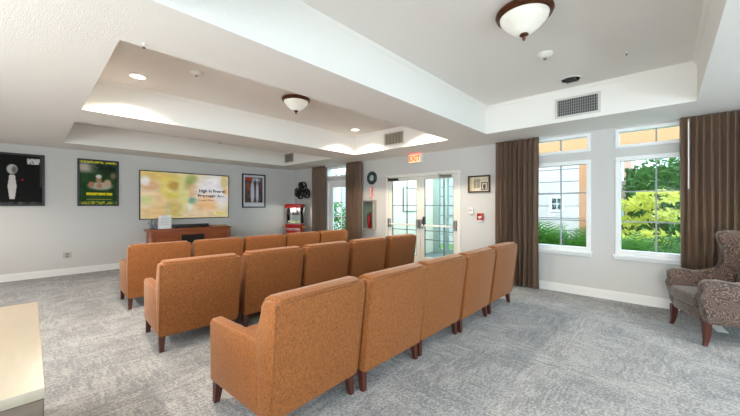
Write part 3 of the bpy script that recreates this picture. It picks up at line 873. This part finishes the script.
# popcorn cart in the corner
t = thing('popcorn_cart', 'red popcorn machine cart with glass case in the far room corner', 'popcorn cart', (5.45, 8.15, 0), math.radians(-54))
WHT = mat('white_letters', (240, 225, 220), .5)
bm = nbm(); box(bm, -.22, .22, -.17, .17, .16, .80, .012, 2); cb = obj('cart_body', bm, RED, t, 30)
bm = nbm(); box(bm, -.235, .235, -.185, .185, .80, .865, .01, 2); obj('base_tray', bm, RED, t, 30)
text('lettering', 'POPCORN', .085, WHT, t, (0, -.173, .71), (PI / 2, 0, 0), .002, 'CENTER', .002)
bm = nbm()
for sx in (-1, 1):
    for sy in (-1, 1): box(bm, sx * .215 - .012, sx * .215 + .012, sy * .165 - .012, sy * .165 + .012, .865, 1.36)
box(bm, -.227, .227, -.177, .177, .865, .885)
obj('case_frame', bm, STEEL, t)
bm = nbm()
box(bm, -.2, .2, -.168, -.164, .885, 1.36); box(bm, -.217, -.213, -.15, .15, .885, 1.36); box(bm, .213, .217, -.15, .15, .885, 1.36)
obj('glass_case', bm, GLASS, t)
bm = nbm(); box(bm, -.2, .2, .160, .164, .885, 1.36); obj('back_panel', bm, mat('pale_panel', (214, 214, 212), .4), t)
text('lettering', 'POPCORN', .09, mat('dark_letters', (70, 64, 64), .5), t, (0, -.17, 1.16), (PI / 2, 0, 0), .001, 'CENTER', .002)
bm = nbm(); lathe(bm, [(0, 0), (.085, 0), (.09, .02), (.09, .10), (.08, .12), (.02, .125), (.012, .2), (0, .2)], 24, Matrix.Translation((0, .02, 1.13))); obj('kettle', bm, STEEL, t, 40)
l = bpy.data.lights.new('popcorn_case_lamp', 'POINT'); l.energy = 9; l.color = (1, .95, .85); l.shadow_soft_size = .03  # point lamp added inside the case to brighten it
o = bpy.data.objects.new('popcorn_case_lamp', l); C.objects.link(o); o.location = (5.45 - .08, 8.15 - .06, 1.33)
bm = nbm(); rr = random.Random(5)
for k in range(70):
    s = rr.uniform(.014, .024); M = Matrix.Translation((rr.uniform(-.17, .17), rr.uniform(-.13, .13), .895 + rr.uniform(0, .06))) @ Matrix.Scale(s, 4)
    bmesh.ops.create_icosphere(bm, subdivisions=1, radius=1, matrix=M)
o = obj('popcorn', bm, mat('popcorn_white', (230, 222, 190), .7), t, 60); o['kind'] = 'stuff'
bm = nbm()
prism(bm, [(-.245, 1.365), (.245, 1.365), (.245, 1.425), (.22, 1.46), (-.22, 1.46), (-.245, 1.425)], -.21, .21, 'xz', .015, 3)
for k in range(8): lathe(bm, [(0, -.012), (.033, -.01), (.033, .01), (0, .012)], 14, Matrix.Translation((-.2275 + .065 * k, -.205, 1.365)) @ Matrix.Rotation(PI / 2, 4, 'X'))
obj('canopy', bm, RED, t, 30)
for s in (-1, 1):
    bm = nbm(); box(bm, s * .30 - .075, s * .30 + .075, -.10, .10, .765, .79, .006, 2); box(bm, s * .25 - .01, s * .25 + .02, -.05, .05, .70, .765, .003, 1); obj('side_shelf', bm, mat('yellow_paint', (220, 170, 40), .4) if s < 0 else bpy.data.materials['yellow_paint'], t, 30)
for s in (-1, 1):
    bm = nbm(); Mw = Matrix.Translation((s * .25, .05, .17)) @ Matrix.Rotation(PI / 2, 4, 'Y')
    lathe(bm, [(.17, -.012), (.17, .012), (.15, .012), (.15, -.012), (.17, -.012)], 36, Mw)
    lathe(bm, [(0, -.02), (.03, -.02), (.03, .02), (0, .02)], 16, Mw)
    for k in range(10):
        box(bm, -.004, .004, -.004, .004, .02, .155, 0, 1, Mw @ Matrix.Rotation(k * PI / 5, 4, 'Z') @ Matrix.Rotation(PI / 2, 4, 'X'))
    obj('wheel', bm, BLACK, t, 30)
bm = nbm(); box(bm, -.2, .2, -.13, -.11, 0, .17); obj('front_leg', bm, RED, t)
bm = nbm(); tube(bm, [(-.25, .05, .17), (.25, .05, .17)], .012, 8); obj('axle', bm, DKSTEEL, t)

# pale plate under the wing chair
t = thing('floor_vent', 'pale flat floor vent on the carpet under the wing chair', 'vent', (5.36, -.44, 0), math.radians(8))
bm = nbm(); box(bm, -.13, .13, -.05, .05, 0, .008, .002, 1)
for k in range(9): box(bm, -.1 + .022 * k, -.088 + .022 * k, -.035, .035, .008, .011)
obj('grille', bm, PLASTIC, t)

# ------------------------------------------------------------------ ceiling fixtures
OPAL = mat('opal_glass', (206, 206, 198), .25, emit=(255, 250, 240), estr=.22, var=.05, vscale=9)
def flush(label, x, y, z, s=1.0):
    t = thing('ceiling_light', label, 'ceiling light', (x, y, z), 0, None)
    bm = nbm(); lathe(bm, [(0, 0), (.165 * s, 0), (.205 * s, -.012 * s), (.21 * s, -.028 * s), (.195 * s, -.042 * s), (.20 * s, -.05 * s), (.185 * s, -.06 * s), (.175 * s, -.05 * s)], 48); obj('bronze_rim', bm, BRONZE, t, 35)
    bm = nbm(); lathe(bm, [(.178 * s, -.05 * s), (.172 * s, -.075 * s), (.15 * s, -.105 * s), (.12 * s, -.135 * s), (.085 * s, -.165 * s), (.05 * s, -.185 * s), (0, -.19 * s)], 48); obj('glass_bowl', bm, OPAL, t, 60)
    bm = nbm(); lathe(bm, [(0, -.186 * s), (.03 * s, -.186 * s), (.034 * s, -.196 * s), (.014 * s, -.207 * s), (.012 * s, -.225 * s), (.005 * s, -.24 * s), (0, -.24 * s)], 20); obj('finial', bm, BRONZE, t, 40)
    return t
flush('bronze-rimmed glass bowl ceiling light in the near tray at top right', 2.76, .85, 3.0, 1.04)
flush('bronze-rimmed glass bowl ceiling light in the tray above the armchairs', 2.65, 3.94, 2.97, .98)

CANS = [(.90, 4.68), (4.58, 4.68), (.90, 3.25), (4.58, 3.25)]
LAMPM = mat('lamp_lens_lit', (255, 250, 240), .4, emit=(255, 246, 232), estr=6)
def spot(x, y, z, e, ang=110, col=(1, .86, .68), blend=.35, r=.05):
    l = bpy.data.lights.new('downlight', 'SPOT'); l.energy = e; l.spot_size = math.radians(ang); l.spot_blend = blend; l.color = col; l.shadow_soft_size = r
    o = bpy.data.objects.new('downlight', l); C.objects.link(o); o.location = (x, y, z); return o
for i, (x, y) in enumerate(CANS):
    side = ('left' if x < 2 else 'right'); row = ('far' if y > 4 else 'near')
    t = thing('recessed_downlight', 'round recessed downlight at the %s %s corner of the middle ceiling tray' % (row, side), 'downlight', (x, y, 2.97))
    bm = nbm(); lathe(bm, [(.095, 0), (.098, -.006), (.085, -.009), (.075, -.003), (.075, 0)], 32); obj('trim_ring', bm, PLASTIC, t, 40)
    bm = nbm(); lathe(bm, [(0, -.002), (.075, -.002)], 32); obj('lens', bm, LAMPM, t)
    spot(x, y, 2.95, 118, 132)

def detector(label, x, y, z, name='smoke_detector', s=1.0):
    t = thing(name, label, 'smoke detector', (x, y, z))
    bm = nbm(); lathe(bm, [(0, 0), (.075 * s, 0), (.078 * s, -.012 * s), (.06 * s, -.035 * s), (.035 * s, -.045 * s), (0, -.047 * s)], 28); obj('housing', bm, PLASTIC, t, 40)
    bm = nbm(); lathe(bm, [(0, -.044 * s), (.018 * s, -.046 * s), (.016 * s, -.062 * s), (0, -.064 * s)], 16); obj('sensor', bm, STEEL, t, 40)
detector('white smoke detector near the large bowl light at top right', 3.70, .93, 3.0, s=1.0)
detector('smoke detector between downlight and bowl light in the middle tray', 1.34, 4.03, 2.97, s=.85)
t = thing('ceiling_speaker', 'small dark slotted round ceiling diffuser beyond the large bowl light', 'diffuser', (4.66, .88, 3.0))
bm = nbm(); lathe(bm, [(0, 0), (.12, 0), (.12, -.006), (.10, -.008)], 28); obj('rim', bm, PLASTIC, t)
bm = nbm()
for k in range(8): box(bm, -.085 + .024 * k, -.072 + .024 * k, -.06, .06, -.012, -.002)
obj('slots', bm, DKSTEEL, t)
def sprinkler(label, x, y, z):
    t = thing('sprinkler', label, 'sprinkler', (x, y, z))
    bm = nbm(); lathe(bm, [(0, 0), (.014, .001), (.014, -.004), (.008, -.006), (.007, -.015), (0, -.015)], 18); obj('escutcheon', bm, PLASTIC, t, 40)
    bm = nbm(); tube(bm, [(-.005, 0, -.013), (-.007, 0, -.025), (0, 0, -.03)], .002, 6); tube(bm, [(.005, 0, -.013), (.007, 0, -.025), (0, 0, -.03)], .002, 6); lathe(bm, [(0, -.029), (.011, -.029), (.011, -.032), (0, -.032)], 14); obj('deflector', bm, DKSTEEL, t, 40)
sprinkler('tiny sprinkler head in the near tray before the right window', 4.23, .30, 3.0)
sprinkler('tiny sprinkler head on the beam at the middle tray left corner', .56, 2.73, SOF)
sprinkler('tiny sprinkler head on the beam before the television tray', 2.34, 5.98 - .1, SOF)
sprinkler('tiny sprinkler head in the middle tray near the wall vent', 4.45, 3.72, 2.97)

# vents on the tray faces
LOUV = mat('vent_louver', (120, 112, 104), .5); VDARK = mat('vent_dark', (52, 50, 50), .7); VFR = mat('vent_frame', (206, 202, 196), .5)
def vent(label, y0, y1, z0, z1, n, vertical=True, fr=VFR, lv=LOUV):
    t = thing('air_vent', label, 'vent', (XT1, (y0 + y1) / 2, z0), -PI / 2, None)
    w = (y1 - y0); h = z1 - z0; f = .028
    bm = nbm()
    for q in ((-w / 2 - f, w / 2 + f, -f, 0), (-w / 2 - f, w / 2 + f, h, h + f), (-w / 2 - f, -w / 2, 0, h), (w / 2, w / 2 + f, 0, h)): box(bm, q[0], q[1], -.015, 0, q[2], q[3], .003, 1)
    obj('frame', bm, fr, t)
    bm = nbm(); box(bm, -w / 2, w / 2, -.003, 0, 0, h); obj('backing', bm, VDARK, t)
    bm = nbm()
    for k in range(n):
        c = -w / 2 + w * (k + .5) / n
        box(bm, c - w / n * .2, c + w / n * .2, -.013, -.004, 0, h)
    for k in range(1, 6): box(bm, -w / 2, w / 2, -.0125, -.005, h * k / 6 - .003, h * k / 6 + .003)
    obj('louvers', bm, lv, t)
vent('large dark louvered vent in the near tray above the windows', .645, 1.105, 2.64, 2.855, 18, lv=mat('vent_grey', (134, 132, 132), .5))
vent('beige louvered vent above the lit exit sign in the middle tray', 3.79, 4.25, 2.655, 2.87, 12, lv=mat('vent_tan', (168, 154, 136), .5))
vent('small louvered vent in the far tray near the room corner', 7.60, 8.0, 2.65, 2.87, 12, lv=mat('vent_tan_dark', (136, 128, 120), .5))

# ------------------------------------------------------------------ outdoors
GRASS = mat('grass', (92, 120, 60), .9, var=.35, vscale=6, bump=.5, bscale=30)
bm = nbm(); box(bm, XB + .16, 34, -14, 26, -.3, -.13)
struct('ground', bm, GRASS)
bm = nbm(); box(bm, -16, XL - .15, -14, 26, -.3, -.13); box(bm, XL - .15, XB + .16, -14, YN - .15, -.3, -.13)
struct('ground_rear', bm, mat('paving', (168, 164, 158), .9))
def siding():
    m = bpy.data.materials.new('siding_boards'); m.use_nodes = True
    nt = m.node_tree; b = nt.nodes['Principled BSDF']; N = nt.nodes.new; L = nt.links.new
    tc = N('ShaderNodeTexCoord'); s = N('ShaderNodeSeparateXYZ'); L(tc.outputs['Object'], s.inputs[0])
    mu = N('ShaderNodeMath'); mu.operation = 'MULTIPLY'; mu.inputs[1].default_value = 2.6; L(s.outputs['Z'], mu.inputs[0])
    fr = N('ShaderNodeMath'); fr.operation = 'FRACT'; L(mu.outputs[0], fr.inputs[0])
    r = N('ShaderNodeValToRGB'); e = r.color_ramp.elements; r.color_ramp.interpolation = 'CONSTANT'
    e[0].position = 0; e[0].color = lin((100, 98, 106)); e[1].position = .07; e[1].color = lin((186, 174, 178))
    L(fr.outputs[0], r.inputs[0]); L(r.outputs[0], b.inputs['Base Color']); b.inputs['Roughness'].default_value = .8
    return m
SID = siding()
t = thing('siding_house', 'pale siding house with a small square window beyond the left garden window', 'building', (11.5, 3.6, -.15))
bm = nbm(); box(bm, 0, 4, -1.65, 3.6, 0, 4.2); obj('wall', bm, SID, t)
bm = nbm(); prism(bm, [(-.5, 4.1), (2, 5.6), (4.5, 4.1)], -1.95, 3.9, 'xz'); obj('roof', bm, mat('brown_roof', (120, 82, 60), .8), t)
bm = nbm(); frame_yz(bm, -1.25, -.85, 1.38, 1.85, .05, -.03, .0, 0); f = None
o = obj('window_frame', bm, TRIM, t)
for v in o.data.vertices: pass
bm = nbm(); box(bm, -.012, -.004, -1.2, -.9, 1.43, 1.80); o2 = obj('pane', bm, mat('dark_pane', (60, 66, 76), .2), o)
bm = nbm(); box(bm, -.02, -.012, -1.06, -1.04, 1.43, 1.80); box(bm, -.02, -.012, -1.2, -.9, 1.605, 1.625); obj('muntin', bm, TRIM, o)

TANP = mat('tan_stucco', (172, 118, 84), .8)
t = thing('garden_arcade', 'tan-orange post and beam of the arcade outside the garden windows', 'arcade', (9, 1.42, -.15))
bm = nbm(); box(bm, -.1, .1, -.09, .09, 0, 2.6); obj('post', bm, TANP, t)
bm = nbm(); box(bm, -.1, .1, -6, -5.82, 0, 2.6); obj('post', bm, TANP, t)
bm = nbm(); box(bm, -.1, .1, 4.2, 4.38, 0, 2.6); obj('post', bm, TANP, t)
bm = nbm(); box(bm, -.12, .12, -6.2, 4.6, 2.6, 3.35); obj('beam', bm, mat('tan_beam', (176, 128, 90), .8), t)
t = thing('pink_house', 'pinkish house with small white window seen past the sunny shrubs', 'building', (17, 2.05, -.15))
bm = nbm(); box(bm, 0, 3, -1.0, 1.0, 0, 4.6); obj('wall', bm, mat('pink_stucco', (190, 150, 138), .8), t)
bm = nbm(); prism(bm, [(-.4, 4.5), (1.5, 5.6), (3.4, 4.5)], -1.2, 1.2, 'xz'); obj('roof', bm, mat('roof_tiles', (170, 92, 64), .8), t)
for (a, z) in ((-.75, 2.6), (-.75, .9), (0, 2.6)):
    bm = nbm(); box(bm, -.04, 0, a, a + .5, z, z + .9); f = obj('window_frame', bm, TRIM, t)
    bm = nbm(); box(bm, -.05, -.041, a + .07, a + .43, z + .07, z + .83); obj('pane', bm, bpy.data.materials['dark_pane'], f)

def leafmat(name, c, var=.4, tl=.35):
    m = mat(name, c, .55, var=var, vscale=9)
    nt = m.node_tree; b = nt.nodes['Principled BSDF']
    tr = nt.nodes.new('ShaderNodeBsdfTranslucent'); tr.inputs[0].default_value = lin(tuple(min(255, v * 1.25) for v in c))
    mx = nt.nodes.new('ShaderNodeMixShader'); mx.inputs[0].default_value = tl
    out = nt.nodes['Material Output']
    nt.links.new(b.outputs[0], mx.inputs[1]); nt.links.new(tr.outputs[0], mx.inputs[2]); nt.links.new(mx.outputs[0], out.inputs[0])
    return m
LG = leafmat('fern_green', (70, 110, 42)); LY = leafmat('sunny_leaf', (190, 186, 84)); LD = leafmat('hedge_green', (46, 88, 30)); LM = leafmat('mid_green', (66, 100, 42)); STEM = mat('stem', (92, 76, 50), .8)

def leaves(bm, rr, cx, cy, cz, rx, ry, rz, n, s):
    for _ in range(n):
        while True:
            p = Vector((rr.uniform(-1, 1), rr.uniform(-1, 1), rr.uniform(-1, 1)))
            if p.length <= 1: break
        p = p.normalized() * (p.length ** .5)
        c = Vector((cx + p.x * rx, cy + p.y * ry, cz + p.z * rz))
        d = Vector((rr.gauss(0, 1), rr.gauss(0, 1), rr.gauss(.2, .7))).normalized()
        a = d.cross(Vector((rr.gauss(0, 1), rr.gauss(0, 1), rr.gauss(0, 1)))).normalized()
        l = s * rr.uniform(.7, 1.4); w = l * .32
        nrm = d.cross(a) * w * .3
        v = [bm.verts.new(c - d * l), bm.verts.new(c + a * w + nrm), bm.verts.new(c + d * l), bm.verts.new(c - a * w + nrm)]
        bm.faces.new([v[0], v[1], v[2]]); bm.faces.new([v[0], v[2], v[3]])

def shrub(label, x, y, parts, m, seedv, s, base=-.13, group=None, name='garden_shrub'):
    t = thing(name, label, 'shrub', (x, y, base), 0, group)
    rr = random.Random(seedv); bm = nbm()
    for (cx, cy, cz, rx, ry, rz, n) in parts: leaves(bm, rr, cx, cy, cz, rx, ry, rz, n, s)
    obj('foliage', bm, m, t)
    bm = nbm()
    for (cx, cy, cz, rx, ry, rz, n) in parts:
        tube(bm, [(0, 0, 0), (cx * .5, cy * .5, cz * .5), (cx, cy, cz)], [.03, .02, .008], 6)
    obj('stem', bm, STEM, t)
def fern(label, x, y, h, m, seedv, n=26, base=-.13, spread=.42):
    t = thing('fern', label, 'plant', (x, y, base)); rr = random.Random(seedv); bm = nbm()
    for k in range(n):
        th = rr.uniform(0, 2 * PI); L = h * rr.uniform(.75, 1.15); out = spread * h * rr.uniform(.25, 1)
        prev = None; pts = []
        for j in range(13):
            u = j / 12
            pts.append(Vector((math.cos(th) * out * u ** 1.3, math.sin(th) * out * u ** 1.3, L * (u * 1.25 - .42 * u * u * (1 + out)))))
        for j in range(1, 13):
            d = (pts[j] - pts[j - 1]).normalized(); sd = d.cross(Vector((0, 0, 1)))
            if sd.length < .01: continue
            sd.normalize(); wl = .16 * h * math.sin(PI * min(1, j / 12.5)) ** .6
            for s in (-1, 1):
                tip = pts[j] + sd * s * wl + d * wl * .5 + Vector((0, 0, -wl * .15))
                a = pts[j - 1]; b = pts[j - 1] + (pts[j] - pts[j - 1]) * .62
                bm.faces.new([bm.verts.new(a), bm.verts.new(b), bm.verts.new(tip)])
    obj('fronds', bm, m, t)
    bm = nbm(); lathe(bm, [(0, 0), (.05, 0), (.04, .08), (0, .1)], 10); obj('crown', bm, STEM, t)
fern('tall green fern at the left of the left garden window', 8.1, 2.0, 1.6, LG, 21, 34)
fern('green fern at the right of the left garden window', 7.2, 1.25, 1.45, LG, 22, 34)
fern('green fern at lower left of the right garden window', 7.95, .5, 1.25, LG, 23, 30)
fern('green fern at lower right of the right garden window', 7.6, -.25, 1.1, LM, 24, 30)
shrub('bright yellow-green shrub filling the middle of the right garden window', 10.2, .45,
      [(0, .25, 1.55, .5, .6, .13, 150), (.1, -.35, 1.75, .5, .5, .15, 150), (.1, .7, 1.95, .3, .3, .14, 70), (-.1, -.55, 1.3, .4, .5, .14, 120), (0, .35, 1.15, .5, .5, .12, 110), (0, -.1, .8, .5, .7, .14, 120)], LY, 31, .11)
shrub('dark green tree crown behind the yellow-green shrub in the right window', 14.0, .15,
      [(0, 0, 2.1, .9, .95, 1.0, 900), (.2, -.8, 2.4, .9, .8, .9, 700), (0, .1, .9, .9, .8, .7, 500)], LM, 32, .11)
shrub('low bright green bush beside the fern in the right garden window', 9.0, -.1, [(0, 0, .62, .4, .55, .3, 520)], LM, 33, .06)
shrub('small leafy shrub high at left of the left garden window', 10.0, 3.15, [(0, 0, 2.25, .3, .35, .25, 160), (0, 0, 1.6, .15, .2, .5, 60)], LM, 34, .07)
# clipped hedge
t = thing('clipped_hedge', 'long dark clipped hedge along the far side of the garden', 'hedge', (15.6, -1.8, -.13))
rr = random.Random(40); bm = nbm()
box(bm, -.3, .3, -3.4, 2.9, 0, 2.9)
for _ in range(4200):
    c = Vector((-.33 + rr.uniform(-.06, .06), rr.uniform(-3.4, 2.9), rr.uniform(0, 2.95)))
    d = Vector((rr.uniform(-1, 0), rr.gauss(0, 1), rr.gauss(0, 1))).normalized(); a = d.cross(Vector((rr.gauss(0, 1), rr.gauss(0, 1), 1))).normalized()
    l = .08
    bm.faces.new([bm.verts.new(c - d * l), bm.verts.new(c + a * l * .5), bm.verts.new(c + d * l), bm.verts.new(c - a * l * .5)])
obj('foliage', bm, LD, t)
# plants beyond the glazed garden door
shrub('leafy shrub outside the glazed garden door between the far curtains', 7.6, 8.6, [(0, 0, .8, .4, .45, .4, 420), (0, .1, 1.35, .3, .3, .35, 200)], LG, 35, .07)
t = thing('garden_fence_wall', 'pale garden wall with white posts beyond the glazed garden door', 'wall', (10.5, 11.5, -.13))
bm = nbm(); box(bm, -.1, .1, -3.2, 3.5, 0, 3.2); obj('wall_panel', bm, mat('shaded_stucco', (150, 152, 160), .8, var=.2, vscale=1.5), t)  # grey stucco, mottled at random
for yy in (-2.6, -1.2, .2, 1.6): 
    bm = nbm(); box(bm, -.2, -.1, yy - .1, yy + .1, 0, 3.3); obj('post', bm, TRIM, t)

# ------------------------------------------------------------------ light
def area(name, loc, rot, sx, sy, e, col, portal=False):
    l = bpy.data.lights.new(name, 'AREA'); l.shape = 'RECTANGLE'; l.size = sx; l.size_y = sy; l.energy = e; l.color = col
    if portal: l.cycles.is_portal = True
    o = bpy.data.objects.new(name, l); C.objects.link(o); o.location = loc; o.rotation_euler = rot
    return o
# fill lamps added outside the made-up windows, tilted up towards the ceiling
for (a, b, z0, z1) in openN: area('window_daylight', ((a + b) / 2, YN - .2, (z0 + z1) / 2), (PI / 2 + math.radians(48), 0, 0), b - a, z1 - z0, 52, (.76, .88, 1))
for (a, b, z0, z1) in openL: area('window_daylight', (XL - .2, (a + b) / 2, (z0 + z1) / 2), (0, -PI / 2 - math.radians(48), 0), z1 - z0, b - a, 140, (.97, .96, .95))

w = bpy.data.worlds.new('sky'); bpy.context.scene.world = w; w.use_nodes = True
bg = w.node_tree.nodes['Background']; bg.inputs[0].default_value = (.72, .86, 1.0, 1); bg.inputs[1].default_value = 5.0
s = bpy.data.lights.new('sun', 'SUN'); s.energy = 3.6; s.angle = math.radians(1); s.color = (1, .95, .85)
so = bpy.data.objects.new('sun', s); C.objects.link(so)
so.rotation_euler = Vector((-.55, .25, .85)).to_track_quat('Z', 'Y').to_euler()
# point lamps for the glass bowls, list left empty
for (x, y, z, e) in ():
    l = bpy.data.lights.new('bowl_lamp', 'POINT'); l.energy = e; l.color = (1, .93, .84); l.shadow_soft_size = .12
    o = bpy.data.objects.new('bowl_lamp', l); C.objects.link(o); o.location = (x, y, z)
# downlights added in the unseen soffit to brighten the room
for (x, y, z) in ((-1.4, 1.0, SOF), (-1.4, 4.0, SOF), (-1.4, 7.0, SOF), (1.2, -1.6, SOF), (4.0, -1.6, SOF)):
    t = thing('recessed_downlight', 'round recessed downlight in the low ceiling outside the frame at %s' % ('left' if x < 0 else 'the near end'), 'downlight', (x, y, z), 0, 'downlights outside the view')
    bm = nbm(); lathe(bm, [(.095, 0), (.098, -.006), (.085, -.009), (.075, -.003), (.075, 0)], 32); obj('trim_ring', bm, PLASTIC, t, 40)
    bm = nbm(); lathe(bm, [(0, -.002), (.075, -.002)], 32); obj('lens', bm, LAMPM, t)
    spot(x, y, z - .02, 120 if y < 0 else 170, 150, (1, .93, .85), .5)
t = thing('ceiling_light', 'round flat ceiling light in the vestibule beyond the glass doors', 'ceiling light', (7.3, 4.0, 2.75))  # fixture and point lamp added to brighten the vestibule
bm = nbm(); lathe(bm, [(0, -.06), (.15, -.055), (.18, -.03), (.18, 0)], 32); obj('diffuser', bm, OPAL, t, 40)
l = bpy.data.lights.new('vestibule_lamp', 'POINT'); l.energy = 110; l.color = (1, 1, .97); l.shadow_soft_size = .15
o = bpy.data.objects.new('vestibule_lamp', l); C.objects.link(o); o.location = (7.3, 4.0, 2.5)

# ------------------------------------------------------------------ camera
cd = bpy.data.cameras.new('camera'); cam = bpy.data.objects.new('camera', cd); C.objects.link(cam)
cd.sensor_width = 36; cd.lens = 36 * 317.7 / 740; cd.shift_y = -2 / 740; cd.clip_start = .05
cam.location = (0, 0, 1.4)
yaw = math.atan2(.6817, .7316)          # heading of the view direction from +X
cam.rotation_euler = (PI / 2, 0, yaw - PI / 2)
sc = bpy.context.scene; sc.camera = cam
sc.view_settings.view_transform = 'Standard'; sc.view_settings.look = 'None'; sc.view_settings.gamma = 1
sc.view_settings.exposure = 0.37
sc.cycles.use_denoising = True
sc.cycles.max_bounces = 10; sc.cycles.diffuse_bounces = 6; sc.cycles.transparent_max_bounces = 12
sc.cycles.sample_clamp_indirect = 6
